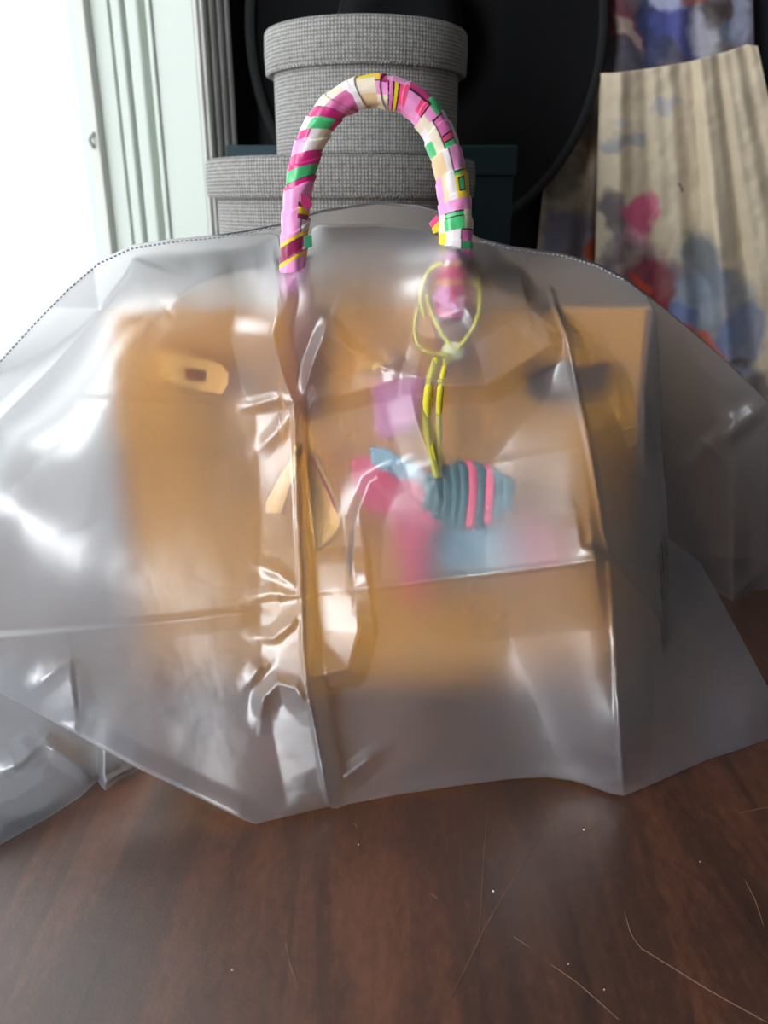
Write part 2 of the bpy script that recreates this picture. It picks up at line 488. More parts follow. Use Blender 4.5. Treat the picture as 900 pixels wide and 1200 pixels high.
# ------------------------------------------------------------------ table
tb=empty('table',(0.15,0.5,FLOOR_Z)); tag(tb,'dark brown scratched wooden table under the plastic-covered bag','table')
outl=[(-0.70,-0.4),(1.1,-0.4),(1.1,1.22),(-0.31,1.22),(-0.31,1.2),(-0.70,0.62)]
plate('tabletop',[(x,y,0.0) for x,y in outl],0.035,M_wood,tb,normal=(0,0,1),bv=0.003)
for x,y in ((-0.62,-0.32),(1.02,-0.32),(1.02,1.14),(-0.24,1.14)):
    box('leg',x-0.03,x+0.03,y-0.03,y+0.03,FLOOR_Z,-0.035,M_wood,tb,0.003)
def strip(name,pts,wd,mat,parent,z=0.0003):
    path=catmull([PZ(*p) for p in pts],max(8,len(pts)*5)); V=[];F=[]
    n=len(path)
    for i,p in enumerate(path):
        t=(path[min(i+1,n-1)]-path[max(i-1,0)]).normalized(); b=Vector((-t.y,t.x,0))
        e=0.7*wd*(0.35+0.65*math.sin(math.pi*min(max(i/(n-1),0.06),0.94)))*(0.7+0.5*random.random())
        V+= [p+b*e+Vector((0,0,z*0.3)),p+Vector((0,0,z)),p-b*e+Vector((0,0,z*0.3))]
    for i in range(n-1):
        for j in range(2): F.append((i*3+j,i*3+j+1,i*3+3+j+1,i*3+3+j))
    return mesh_obj(name,V,F,mat,parent)
for pts,wd in (([(627,991),(605,1025),(575,1075),(548,1130),(528,1172)],0.00028),
            ([(573,935),(567,1000),(564,1060),(560,1120)],0.00015),
            ([(732,1068),(740,1095),(752,1112)],0.00022),([(752,1112),(790,1135),(830,1160),(898,1198)],0.0002),
            ([(873,1032),(885,1055),(895,1085)],0.0002),([(710,965),(690,972),(668,982)],0.00016),
            ([(335,1105),(340,1130),(350,1160)],0.00016),([(645,1130),(680,1155),(725,1195)],0.00014),
            ([(602,1098),(620,1110)],0.00014),([(505,1048),(513,1053)],0.00018),([(865,953),(900,946)],0.00012),([(415,965),(419,970)],0.0002)):
    strip('scratch',pts,wd,M_scratch,tb)
for px,py,r in ((578,1045,0.0006),(684,973,0.0006),(420,990,0.0004),(272,1137,0.0004),(666,1130,0.0003),(708,1160,0.0003),(820,1010,0.0003)):
    p=PZ(px,py); bm=bmesh.new(); bmesh.ops.create_icosphere(bm,subdivisions=1,radius=r,matrix=Matrix.Translation(p+Vector((0,0,r*0.6)))); bm_obj('dust_speck',bm,M_dust,tb)

# ------------------------------------------------------------------ how the plastic hangs (depth of the front sheet), needed to place what touches it
BX0,BX1=-0.176,0.166
BZ1=0.262
def bagY(z): return 0.492+0.022*(z/BZ1)      # front face of the bag
def interp(tab):
    xs=[a for a,b in tab]; ys=[b for a,b in tab]
    return lambda x: np.interp(x,xs,ys)
def tps_fit(pts,lam=1e-4):
    p=np.array(pts,float); X=p[:,:2]/200.0; v=p[:,2]; n=len(p)
    d=np.linalg.norm(X[:,None]-X[None],axis=2); K=np.where(d>0,d*d*np.log(d+1e-12),0)+lam*np.eye(n)
    Q=np.hstack([np.ones((n,1)),X]); A=np.block([[K,Q],[Q.T,np.zeros((3,3))]])
    sol=np.linalg.solve(A,np.concatenate([v,np.zeros(3)]))
    def f(px,py):
        q=np.stack([px,py],-1).reshape(-1,2)/200.0
        d=np.linalg.norm(q[:,None]-X[None],axis=2); k=np.where(d>0,d*d*np.log(d+1e-12),0)
        return (k@sol[:n]+sol[n]+q@sol[n+1:]).reshape(px.shape)
    return f
def ridge(px,py,pts,A,wp_,wn_,p=1.5,taper=25.0):
    "height of a crease along a polyline: cusp with different widths on its two sides"
    best=np.full(px.shape,1e9); sgn=np.zeros(px.shape); al=np.zeros(px.shape)
    L=0.0; tot=sum(math.dist(a,b) for a,b in zip(pts,pts[1:]))
    for (ax,ay),(bx,by) in zip(pts,pts[1:]):
        dx,dy=bx-ax,by-ay; l=math.hypot(dx,dy)
        t=np.clip(((px-ax)*dx+(py-ay)*dy)/(l*l),0,1)
        qx,qy=px-(ax+t*dx),py-(ay+t*dy); d=np.hypot(qx,qy)
        m=d<best
        best=np.where(m,d,best); sgn=np.where(m,dx*qy-dy*qx,sgn); al=np.where(m,L+t*l,al); L+=l
    knots=np.cumsum([0]+[math.dist(a,b) for a,b in zip(pts,pts[1:])])
    if not np.isscalar(wp_): wp_=np.interp(al,knots,wp_)
    if not np.isscalar(wn_): wn_=np.interp(al,knots,wn_)
    if not np.isscalar(A): A=np.interp(al,knots,A)
    wd=np.where(sgn>0,wp_,wn_)
    h=np.clip(1-best/wd,0,1)**p
    tp=np.clip(np.minimum(al+taper*0.25,tot-al+taper*0.25)/taper,0,1)
    return A*0.001*h*tp
def fbm(px,py,sc,seed):
    out=np.empty(px.shape)
    it=np.nditer(px,flags=['multi_index'])
    for _ in it:
        i=it.multi_index
        out[i]=noise.fractal((px[i]*sc,py[i]*sc,seed),0.6,2.1,3)
    return out
def unproj(px,py,Y):
    dx=(px-450)/FPX; v=(py-600)/FPX
    dy=-math.sin(PITCH)*v+math.cos(PITCH); dz=-math.cos(PITCH)*v-math.sin(PITCH)
    s=Y/dy
    return np.stack([dx*s,Y,CAM_H+dz*s],-1)
def sheet(name,px,py,Y,minz=0.0012,th=0.0004):
    Wd=unproj(px,py,Y)
    Wd[...,2]=np.maximum(Wd[...,2],minz)
    n,m=px.shape
    idx=np.arange(n*m).reshape(n,m)
    F=np.stack([idx[:-1,:-1],idx[1:,:-1],idx[1:,1:],idx[:-1,1:]],-1).reshape(-1,4)
    me=bpy.data.meshes.new(name); me.from_pydata(Wd.reshape(-1,3).tolist(),[],F.tolist()); me.update(); me.shade_smooth()
    o=bpy.data.objects.new(name,me); COL.objects.link(o); o.parent=cover; o.matrix_parent_inverse=Matrix.Translation(-cover.location)
    # make the outer face look towards the camera side
    me.materials.append(M_vinyl); me.materials.append(M_vinyl_in)
    f=me.polygons[len(me.polygons)//2]
    c=Vector(f.center)-Vector((0,0,CAM_H))
    if f.normal.dot(c)>0: me.flip_normals()
    md=o.modifiers.new('solidify','SOLIDIFY'); md.thickness=th; md.offset=-1; md.material_offset=1; md.use_rim=True
    return o
def table_Y(px,py): return PZ(px,py,0.0015).y

TOP=[(-125,533),(-100,510),(0,420),(40,376),(80,335),(115,305),(155,287),(200,280),(250,276),(318,273),(326,276),(330,300),(334,316),(356,318),(361,296),(366,268),(374,263),(440,262),(490,266),(515,276),(528,288),(545,291),(556,284),(575,286),(600,290),(660,298),(700,310),(735,328),(758,346),(770,372),(776,470),(779,560),(783,630),(820,658),(850,712),(880,768),(905,815),(955,842)]
BOT=[(-125,752),(-100,765),(0,812),(48,838),(100,867),(160,900),(230,934),(285,961),(300,966),(320,961),(370,949),(385,946),(395,949),(405,944),(470,931),(560,918),(600,913),(640,911),(670,915),(690,921),(715,930),(731,933),(760,921),(830,890),(862,880),(900,866),(955,846)]
ctrl=[(-260,690,.62),(-100,510,.62),(0,420,.61),(80,335,.60),(155,287,.595),(250,276,.59),(318,273,.58),(345,318,.496),(374,263,.54),(440,262,.545),(500,268,.535),(536,292,.4868),(512,335,.4865),(560,335,.489),(575,286,.56),(620,292,.59),(680,304,.597),(735,328,.60),
 (120,350,.53),(200,350,.492),(260,325,.510),(320,335,.500),(430,335,.498),(536,345,.4860),(600,350,.495),(700,345,.545),
 (60,450,.50),(0,500,.50),(-120,610,.48),(140,440,.468),(200,440,.482),(265,440,.4885),(340,440,.483),(430,430,.483),(535,425,.478),(640,440,.488),(720,440,.493),(752,420,.525),
 (30,600,.46),(130,560,.452),(250,560,.468),(340,570,.470),(385,600,.4715),(500,560,.466),(600,560,.460),(685,540,.452),(745,560,.480),(768,540,.506),
 (-60,680,.43),(30,680,.437),(150,680,.440),(300,680,.438),(450,640,.456),(560,645,.446),(700,650,.424),(760,655,.462),(815,658,.52),
 (450,740,.430),(600,760,.424),(715,760,.406),(800,760,.458),(865,765,.470),
 (60,770,.402),(200,800,.405),(350,820,.398),(500,830,.402),(640,840,.405),(725,850,.388),(800,840,.425),(880,835,.435),
 (160,900,.376),(48,838,.388),(-60,785,.390),(230,934,.368)]
for q in ((300,966),(385,946),(470,931),(560,918),(640,911),(690,921),(731,933),(830,890),(900,866),(950,848)):
    ctrl.append((q[0],q[1],table_Y(*q)))
fY=tps_fit(ctrl,2e-4)
RIDGES=[
 ([(318,290),(328,345),(320,392),(332,440),(345,472),(349,600),(353,680),(356,760),(360,800),(378,900),(386,945)],[10,10,10,10,8,6,9,10,10,10,10],[50,50,50,50,46,44,50,50,50,50,50],[21,21,21,21,14,9,14,21,21,21,21],1.15),
 ([(640,322),(652,360),(665,396),(676,455),(690,520),(715,655),(722,780),(731,933)],2.2,6,5,1.0),
 ([(345,472),(349,600),(353,680),(356,760),(360,800),(378,900),(386,945)],1.8,5,5,1.0),
 ([(413,692),(500,681),(600,669),(716,655)],1.6,5,6,1.0),
 ([(334,318),(338,350),(330,372),(324,392)],3,10,12,1.3),
 ([(458,548),(432,565),(415,610),(413,690)],5,9,34,1.1),
 ([(410,640),(413,690),(420,740),(408,783),(364,793)],10,46,24,1.1),
 ([(640,322),(652,360),(665,396),(676,455),(690,520),(715,655),(722,780),(731,933)],[9,9,6,9,18,22,17,9],[22,30,6,34,120,150,110,60],[18,18,20,30,44,50,46,30],1.3),
 ([(413,692),(500,681),(600,669),(716,655)],20,80,140,1.35),
 ([(604,304),(611,330),(618,358)],10,36,16,1.1),
 ([(618,358),(640,378),(665,396)],8,30,26,1.1),
 ([(470,438),(530,452),(570,452),(610,427),(640,408),(665,397)],10,22,50,1.2),
 ([(385,377),(368,420),(354,470)],8,12,50,1.1),
 ([(385,377),(408,408),(440,424)],4,30,12,1.3),
 ([(354,472),(400,462),(440,452),(478,440)],4,22,26,1.3),
 ([(478,440),(488,490),(502,530),(512,562)],5,32,16,1.3),
 ([(60,466),(200,473),(300,475),(345,471)],0.6,10,7,1.2),
 ([(285,478),(320,468),(345,470)],3,12,10,1.3),
 ([(300,530),(325,505),(345,478)],2.5,16,14,1.3),
 ([(-60,752),(100,739),(200,727),(300,716)],2.4,22,8,1.2),
 ([(195,362),(222,337),(258,320),(318,312)],7,24,40,1.6),
 ([(152,288),(159,300),(150,325),(110,375),(60,430),(0,490),(-80,565),(-200,660)],20,13,70,1.5),
 ([(83,772),(84,800),(90,845)],7,42,8,1.3),
 ([(35,812),(60,790),(83,773)],4,18,26,1.4),
 ([(305,842),(309,818),(325,801),(346,806),(363,830)],7,22,16,1.4),
 ([(292,800),(302,786),(316,776)],4,10,16,1.4),
 ([(378,898),(380,915),(386,944)],5,6,16,1.3),
 ([(392,922),(412,905),(446,878)],5,22,14,1.5),
 ([(330,948),(352,942),(384,942)],3,10,16,1.3),
 ([(716,657),(750,695),(790,748)],7,22,12,1.2),
 ([(752,668),(768,700),(790,742)],5,14,12,1.2),
 ([(716,657),(770,668),(822,660)],9,26,18,1.2),
 ([(745,610),(735,640),(717,655)],3,16,16,1.3),
 ([(675,600),(680,640),(712,654)],5,30,10,1.3),
 ([(70,846),(160,896),(296,962)],5,24,24,1.5),
 ([(298,700),(318,695),(352,700)],2.5,8,14,1.3),
 ([(298,748),(322,748),(340,733),(354,716)],3.5,8,16,1.3),
 ([(300,662),(325,672),(350,690)],2.5,10,14,1.3),
 ([(470,930),(560,917),(640,909),(700,922)],2.5,8,18,1.4),
 ([(640,320),(700,372),(745,420)],2.5,20,20,1.4),
 ([(660,388),(700,396),(740,392)],1.8,10,8,1.3),
 ([(520,372),(545,360),(562,385)],2,12,12,1.2),
]
def solve_front():
    nc,nr=470,250
    # denser columns over the part in front
    cx=np.concatenate([np.linspace(-125,-8,36),np.linspace(-4,955,nc-36)])
    topf=interp(TOP); botf=interp(BOT)
    t=np.linspace(0,1,nr)
    px=np.repeat(cx[:,None],nr,1)
    tp=topf(cx)[:,None]; bt=botf(cx)[:,None]
    py=tp+(bt-tp)*t[None,:]
    Y=fY(px,py)
    Dp=np.zeros_like(px)
    for pts,A,a,b,p in RIDGES: Dp+=ridge(px,py,pts,A,a,b,p)
    Dp+=0.0008*fbm(px,py,0.006,3.3)+0.0001*fbm(px,py,0.03,9.1)
    fade=np.clip((1-t)*14,0,1)[None,:]                # hem stays on the table
    Y=Y-Dp*(0.3+0.7*fade)
    Wd=unproj(px,py,np.minimum(Y,0.512)); x,z=Wd[...,0],Wd[...,2]      # lie on the bag, never cut into it
    out=np.maximum(np.maximum(BX0-x,x-BX1),0); over=np.maximum(z-BZ1,0)
    lim=bagY(np.clip(z,0,BZ1))-0.0125+1.3*out+1.6*over
    d=Y-lim; Y=np.where(d>-0.006,lim-np.where(d<0.006,(0.006-d)**2/0.024,0.0),Y)
    return px,py,Y
FRONT_Y=solve_front()
def FY(px,py):
    "depth of the front sheet along the line of sight through a photo point"
    gx,gy,gY=FRONT_Y
    k=int(np.argmin((gx-px)**2+(gy-py)**2))
    return float(gY.ravel()[k])

# ------------------------------------------------------------------ handbag
bag=empty('handbag',((BX0+BX1)/2,0.58,0.0)); tag(bag,'tan leather handbag with gold hardware inside the frosted cover','handbag')
# body: tapered box with slightly hollow gussets
bm=bmesh.new()
rows=14; ring=[]
for i in range(rows+1):
    z=0.004+(BZ1-0.004)*i/rows; f=i/rows
    yf=bagY(z); yr=0.674-0.045*f
    x0,x1=BX0+0.004*f,BX1-0.004*f
    g=0.012*f                                  # gusset fold
    ym=(yf+yr)/2
    pts=[(x0,yf),((x0+x1)/2,yf-0.002),(x1,yf),(x1-0.0,yf+0.02),(x1-g,ym),(x1,yr-0.02),(x1,yr),((x0+x1)/2,yr),(x0,yr),(x0,yr-0.02),(x0+g,ym),(x0,yf+0.02)]
    ring.append([bm.verts.new((x,y,z)) for x,y in pts])
for a,b in zip(ring,ring[1:]):
    for j in range(12): bm.faces.new((a[j],a[(j+1)%12],b[(j+1)%12],b[j]))
bm.faces.new(ring[0][::-1]); bm.faces.new(ring[-1])
o=bm_obj('body',bm,M_leather,bag); bevel(o,0.004,3)
# top flap folded over the front, cut into three lobes
def fpt(x,z,off): return (x,bagY(z)-off,z)
xs=[BX0+0.004,-0.075,-0.075,-0.055,-0.055,0.05,0.05,0.07,0.07,BX1-0.004]
zs=[0.175,0.175,0.235,0.235,0.170,0.170,0.235,0.235,0.175,0.175]
fl=[fpt(x,z,0.0045) for x,z in zip(xs,zs)]+[fpt(BX1-0.004,BZ1+0.002,0.0045),fpt(BX0+0.004,BZ1+0.002,0.0045)]
plate('flap',fl,0.003,M_leather,bag,normal=(0,-1,0),bv=0.0012)
# piped red-brown edge at the top right and bottom welt
for x in (BX0+0.0035,BX1-0.0035):
    tube('edge_piping',[(x,bagY(0.02)-0.001,0.02),(x,bagY(0.12)-0.001,0.12),(x,bagY(0.25)-0.001,0.25),(x,bagY(0.262)+0.004,0.264)],0.0022,M_leather2,bag,n=24,m=8)
tube('base_welt',[(BX0+0.004,bagY(0.012)-0.001,0.012),((BX0+BX1)/2,bagY(0.012)-0.003,0.012),(BX1-0.004,bagY(0.012)-0.001,0.012)],0.002,M_leather2,bag,n=24,m=8)
# straps with metal end plates
def quad(pa,pb,pc,pd,ya,yb):   # left x -> Y ya, right x -> Y yb
    return P(*pa,ya),P(*pb,yb),P(*pc,yb),P(*pd,ya)
st=empty('strap',P(230,440,0.49)); st.parent=bag; st.matrix_parent_inverse=Matrix.Translation(-bag.location)
def sub(o): return o
def oct_outline(p,ya,yb,x0,x1): return [P(a,b,ya+(yb-ya)*(a-x0)/(x1-x0)) for a,b in p]
pl=[(186,413),(245,422),(259,427),(268,437),(267,452),(260,462),(245,460),(190,447)]
hl=[(217,431),(230,433),(240,435),(242,438),(242,445),(240,448),(230,447),(217,444)]
plate('strap_plate',oct_outline(pl,0.4940,0.4888,186,268),0.0022,M_gold,st,holes=oct_outline(hl,0.4940,0.4888,186,268),bv=0.0004)
plate('strap_leather',oct_outline([(128,400),(200,412),(230,417),(230,452),(200,452),(128,445)],0.508,0.4975,128,268),0.003,M_leather,st,bv=0.001)
for q in ((258,436),(256,452)):
    p=P(*q,0.4897); bm=bmesh.new(); bmesh.ops.create_uvsphere(bm,u_segments=10,v_segments=6,radius=0.0008,matrix=Matrix.Translation(p)); bm_obj('rivet',bm,M_gold,st,smooth=True)
st2=empty('strap',P(670,445,0.49)); st2.parent=bag; st2.matrix_parent_inverse=Matrix.Translation(-bag.location)
pr=[(712,425),(660,425),(628,428),(618,436),(618,458),(628,468),(660,470),(712,470)]
hr=[(662,438),(655,438),(645,438),(640,441),(640,455),(645,458),(655,458),(662,458)]
plate('strap_plate',oct_outline(pr,0.4955,0.5015,618,712),0.0022,M_plate_shaded,st2,holes=oct_outline(hr,0.4955,0.5015,618,712),bv=0.0004)
plate('strap_leather',oct_outline([(672,428),(742,420),(742,476),(672,468)],0.5025,0.5065,672,742),0.003,M_leather,st2,bv=0.001)
plate('strap_loop',oct_outline([(690,424),(714,424),(714,472),(690,472)],0.5025,0.5035,690,716),0.002,M_dark,st2,bv=0.001)
# turn lock
tl=empty('turn_lock',P(436,432,0.49)); tl.parent=bag; tl.matrix_parent_inverse=Matrix.Translation(-bag.location)
plate('lock_plate',[P(a,b,0.499) for a,b in ((414,408),(458,408),(460,455),(416,457))],0.002,M_gold,tl,bv=0.0006)
tube('lock_post',[P(436,432,0.499),P(436,432,0.486)],0.004,M_gold,tl,n=4,m=14)
tube('lock_knob',[P(421,430,0.4850),P(450,429,0.4850)],0.0042,M_gold,tl,n=8,m=12,flat=0.6)
# handle tabs on the front face
for cx,y0,y1 in ((352,330,492),(525,352,440)):
    plate('handle_tab',[P(a,b,0.497) for a,b in ((cx-14,y0),(cx+14,y0),(cx+17,y1-14),(cx+8,y1),(cx-8,y1),(cx-17,y1-14))],0.004,M_leather2,bag,bv=0.001)
# handle core
HP=[(343,345),(344,305),(346,262),(349,228),(356,192),(369,156),(392,125),(425,108),(460,109),(490,124),(512,154),(526,195),(533,240),(534,285),(531,330),(527,372)]
def HY(i): return 0.502+0.010*math.sin(math.pi*i/(len(HP)-1))-(0.0045 if i>=len(HP)-3 else 0.0015 if i==len(HP)-4 else 0)
hpath=[P(px,py,HY(i)) for i,(px,py) in enumerate(HP)]
tube('handle',hpath,0.0062,M_leather,bag,n=60,m=12)
# second handle, folded down behind the bag
hp2=[P(365,372,0.640),P(372,352,0.652),P(395,338,0.662),P(440,333,0.666),P(490,338,0.662),P(510,352,0.652),P(515,372,0.640)]
tube('handle',hp2,0.0075,M_leather,bag,n=50,m=12)
# key bell: two pointed leather leaves on a cord
kb=empty('key_bell',P(360,560,0.484)); tag(kb,'orange leather key bell hanging at the bag front behind the left crease','key bell')
def leaf(rows,off):
    "bent leather leaf lying against the sheet; rows of (y, x left, x right)"
    yy=np.linspace(rows[0][0],rows[-1][0],26); xl=np.interp(yy,[r[0] for r in rows],[r[1] for r in rows]); xr=np.interp(yy,[r[0] for r in rows],[r[2] for r in rows])
    V=[];F=[];nc=9
    for y,a,b in zip(yy,xl,xr):
        for k in range(nc):
            x=a+(b-a)*k/(nc-1); V.append(P(x,y,FY(x,y)+off))
    for r in range(25):
        for k in range(nc-1): F.append((r*nc+k,r*nc+k+1,r*nc+nc+k+1,r*nc+nc+k))
    o=mesh_obj('leaf',V,F,M_orange,kb)
    if o.data.polygons[0].normal.y>0: o.data.flip_normals()
    md=o.modifiers.new('solidify','SOLIDIFY'); md.thickness=0.0025; md.offset=-1
    return o
leaf([(526,361,364),(532,360,370),(548,360,379),(572,361,391),(601,363,403),(616,364,400),(632,368,388),(643,371,373)],0.0022)
tube('stitching',[P(a,b,FY(a,b)+0.0017) for a,b in ((364,534),(372,551),(382,572),(395,601))],0.0006,M_red,kb,n=16,m=6)
leaf([(520,350,353),(530,346,355),(562,326,344),(590,311,334),(602,313,330)],0.0018)
tube('cord',[P(348,400,0.497),P(352,450,0.4965),P(356,500,0.492),P(358,530,0.488)],0.0017,M_leather2,kb,n=20,m=8)

# ------------------------------------------------------------------ charm on a yellow cord
ch=empty('bag_charm',P(530,560,0.484)); tag(ch,'pink and teal leather charm hanging from a yellow cord on the handle','bag charm')
PF=lambda a,b,o=0.0025: P(a,b,FY(a,b)+o)
tube('cord',[PF(498,372),PF(493,345),PF(503,318),PF(520,306)],0.0014,M_yellow,ch,n=24,m=8)
tube('cord',[PF(500,345),PF(506,365),PF(518,390),PF(532,412)],0.0016,M_yellow,ch,n=20,m=8)
tube('cord',[PF(562,322,0.004),PF(563,352,0.003),PF(556,382),PF(534,412)],0.0014,M_yellow,ch,n=20,m=8)
tube('cord',[PF(490,360),PF(486,385),PF(495,410),PF(528,416)],0.0012,M_yellow,ch,n=20,m=8)
bm=bmesh.new(); bmesh.ops.create_uvsphere(bm,u_segments=16,v_segments=10,radius=0.0065,matrix=Matrix.Translation(PF(531,413,0.0055))@Matrix.Diagonal((1.1,0.6,1,1))); bm_obj('knot',bm,plain('pale_knot',srgb(225,222,170),0.5),ch,smooth=True)
tube('cord',[PF(512,420),PF(503,450),PF(500,490),PF(506,530),PF(513,560)],0.0026,M_yellow,ch,n=24,m=8)
tube('cord',[PF(524,420),PF(517,450),PF(514,490),PF(514,530),PF(515,560)],0.002,M_yellow,ch,n=24,m=8)
def soft(name,pts,Y,thick,mat,bv=0.002):
    return plate(name,[P(a,b,Y) for a,b in pts],thick,mat,ch,normal=(0,-1,0),bv=bv)
soft('body',[(412,540),(435,538),(462,556),(500,568),(522,590),(515,618),(492,632),(462,610),(432,598),(416,575)],0.478,0.008,M_rose)
soft('leg',[(455,600),(505,622),(500,668),(502,706),(478,708),(470,660)],0.476,0.005,M_rose)
soft('leg',[(600,612),(642,604),(640,668),(606,672)],0.478,0.004,M_rose)
soft('band',[(432,524),(452,526),(492,548),(498,562),(470,562),(436,545)],0.4755,0.004,M_blue)
soft('skirt_piece',[(505,606),(595,606),(600,672),(500,680)],0.486,0.004,M_blue)
soft('tail',[(438,448),(500,440),(486,500),(452,516),(440,506)],0.496,0.003,M_pink)
# teal fringe bundle with rose strips
for i in range(10):
    u=-0.92+1.84*i/9; hgt=41*math.sqrt(1-u*u*0.92); x=547+50*u
    q=[(530+0.35*(x-530),548+10*abs(u)),(x,578-hgt*0.75),(x+3,578),(x,578+hgt)]
    tube('fringe',[P(a,b,FY(a,b)+(0.009 if k in (0,3) else 0.0045)) for k,(a,b) in enumerate(q)],0.0036,M_rose if i in (5,7) else M_tealcord,ch,n=18,m=8,flat=0.7)

# ------------------------------------------------------------------ silk scarf wound round the handle
PALE=srgb(240,150,205); PINK=srgb(232,120,185); MAG=srgb(205,25,120); DMAG=srgb(150,20,80); ROSE=srgb(238,80,130)
CREAM=srgb(236,222,196); WHITE=srgb(240,230,232); GREEN=srgb(70,190,115); DGREEN=srgb(40,120,80); YEL=srgb(240,205,40); BLK=srgb(40,20,30); TAN=srgb(228,196,150); MAUVE=srgb(215,105,160)
def scarf_col(l,c,front):
    q=l-11*c if l<255 else l-3*c       # bands slant with the winding
    def B(v,e): return abs(v-e)<0.9
    if q<40: return PALE
    if q<45: return YEL
    if q<64: return DMAG if c<0.7 else PALE
    if q<69: return YEL
    if q<128:
        if 0.25<c<0.95 and 90<l<110:
            if abs(l-100)<4: return YEL
            return DMAG if l<106 else BLK
        if c>0.45 and l<90: return WHITE if c>0.52 else BLK
        if 76<l<88 and c>0.6: return DGREEN
        return PALE
    if q<135: return MAG
    if B(q,135): return BLK
    if q<150: return GREEN
    if q<168: return MAG
    if q<196:
        if c<-0.25: return PALE if q<186 else MAG
        if abs(c+0.25)<0.05: return BLK
        return CREAM if c>0.3 else WHITE
    if q<212: return GREEN if -0.5<c<0.75 else (WHITE if c<-0.5 else MAG)
    if q<224: return MAG
    if B(q,224): return BLK
    if q<254:
        return CREAM if c<-0.45 else (WHITE if c<-0.35 else MAUVE)
    if q<284: return (YEL if (c<-0.75 and q>268) else (WHITE if q<262 else (CREAM if c<0.2 else TAN)))
    if q<298:
        if c<-0.55: return YEL if q<290 else MAG
        if abs(c+0.5)<0.05: return BLK
        return PALE if c<0.3 else CREAM
    if q<322:
        if c<-0.6: return PALE
        if B(q,299): return BLK
        if 306<q<310: return YEL
        if 304<q<306 or 310<q<312: return BLK
        return ROSE if 312<=q and c<0.6 else PINK
    if q<350:
        if c<-0.5: return MAG if q<345 else GREEN
        if c>0.45: return PALE
        if B(q,349) or abs(c+0.45)<0.05: return BLK
        return PALE if q<338 else ROSE
    if q<362: return GREEN if c<-0.35 else (PALE if c<0.2 else CREAM)
    if q<398:
        if c<-0.85: return WHITE
        if c<0.05:
            if B(q,364) or B(q,384) or B(q,391) or abs(c)<0.05: return BLK
            return PINK if q<384 else (ROSE if q<391 else GREEN)
        return CREAM if c<0.6 else (GREEN if q>380 else WHITE)
    if q<425:
        if abs(c+0.2)<0.04: return BLK
        if c<-0.2: return PALE
        return WHITE if c<0.2 else TAN
    if q<458:
        if c<-0.1:
            if B(q,427) or abs(c+0.12)<0.05: return BLK
            if -0.72<c<-0.32 and 434<q<450:
                return BLK if (B(q,435) or B(q,449) or abs(c+0.70)<0.04 or abs(c+0.34)<0.04) else GREEN
            return GREEN if q<431 and c>-0.6 else YEL
        return WHITE if c<0.35 else (TAN if c<0.7 else PALE)
    if q<472: return PALE
    if q<494:
        if -0.45<c<0.75:
            if B(q,473) or B(q,479): return BLK
            return GREEN
        return CREAM
    if q<516:
        if c<-0.2:
            if abs(c+0.24)<0.05 or B(q,495): return BLK
            return PINK if q<508 else GREEN
        return WHITE if c<0.7 else YEL
    if q<529: return PALE
    if q<533: return YEL
    if q<552: return ROSE
    if q<556: return YEL
    if q<575: return ROSE if c<0.2 else PALE
    v=(q*0.06+c*0.8)%1.6
    return MAG if v<0.35 else (ROSE if v<1.1 else PALE)
def build_scarf():
    n,m=900,72
    path=catmull(hpath,n); fr=frames(path)
    px=[]; L=[0.0]
    pp=catmull([Vector((a,b,0)) for a,b in HP],n)
    for a,b in zip(pp,pp[1:]): L.append(L[-1]+(b-a).length)
    V=[];F=[];cols=[]
    for i,(p,t,nn,bb) in enumerate(fr):
        l=L[i]
        base=0.0076+0.0020*min(max((l-230)/330,0),1)
        if l>560: base+=0.0022*min((l-560)/60,1)
        if l<6: base*=0.8+0.2*l/6
        for j in range(m):
            a=2*math.pi*j/m
            c=math.sin(a); front=math.cos(a)>0
            # outer side of the arch is negative c:  bb points ... decide by x relation
            q=(l-11*c*(1 if l<255 else 0.3))
            per=27.0
            saw=((q+8*math.cos(a))%per)/per
            r=base+0.0011*(saw if l<300 else 1-saw)+0.0006*noise.noise((l*0.05,c*2,math.cos(a)*2))
            V.append(p+nn*(math.cos(a)*r)+bb*(c*r))
            cols.append((l,c,front))
    for i in range(n-1):
        for j in range(m): F.append((i*m+j,i*m+(j+1)%m,(i+1)*m+(j+1)%m,(i+1)*m+j))
    F.append(tuple(range(m-1,-1,-1))); F.append(tuple((n-1)*m+j for j in range(m)))
    # sign of c: inner side of the arch should be +1
    mid=fr[60]; sgn=1 if mid[3].x>0 else -1
    o=mesh_obj('silk_scarf',V,F,M_scarf)
    at=o.data.color_attributes.new('print','FLOAT_COLOR','POINT')
    buf=np.array([scarf_col(l,c*sgn,f) for l,c,f in cols],dtype=np.float32); buf[:,:3]*=0.86
    at.data.foreach_set('color',buf.ravel())
    return o
scarf=build_scarf()
tag(scarf,'pink, green and cream printed silk scarf wound tightly around the arched bag handle','scarf')
# loose scarf corner beside the right leg of the handle
def loose(name,pts,Y,col,thick=0.0012):
    o=plate(name,[P(a,b,Y) for a,b in pts],thick,M_scarf,scarf,normal=(0,-1,0),bv=0.0003)
    at=o.data.color_attributes.new('print','FLOAT_COLOR','POINT')
    at.data.foreach_set('color',np.array([col]*len(o.data.vertices),dtype=np.float32).ravel())
loose('scarf_end',[(503,262),(512,252),(520,262),(521,272),(509,272)],0.520,ROSE)
loose('scarf_end',[(506,268),(514,259),(519,270),(508,274)],0.5175,YEL)
loose('scarf_end',[(352,226),(364,232),(366,241),(360,247),(352,238)],0.497,DMAG)
loose('scarf_end',[(356,277),(365,275),(366,289),(357,292)],0.4985,DGREEN)

# ------------------------------------------------------------------ frosted plastic cover
cover=empty('plastic_rain_cover',(0,0.55,0)); tag(cover,'frosted translucent plastic rain cover creased over the tan handbag','bag cover')

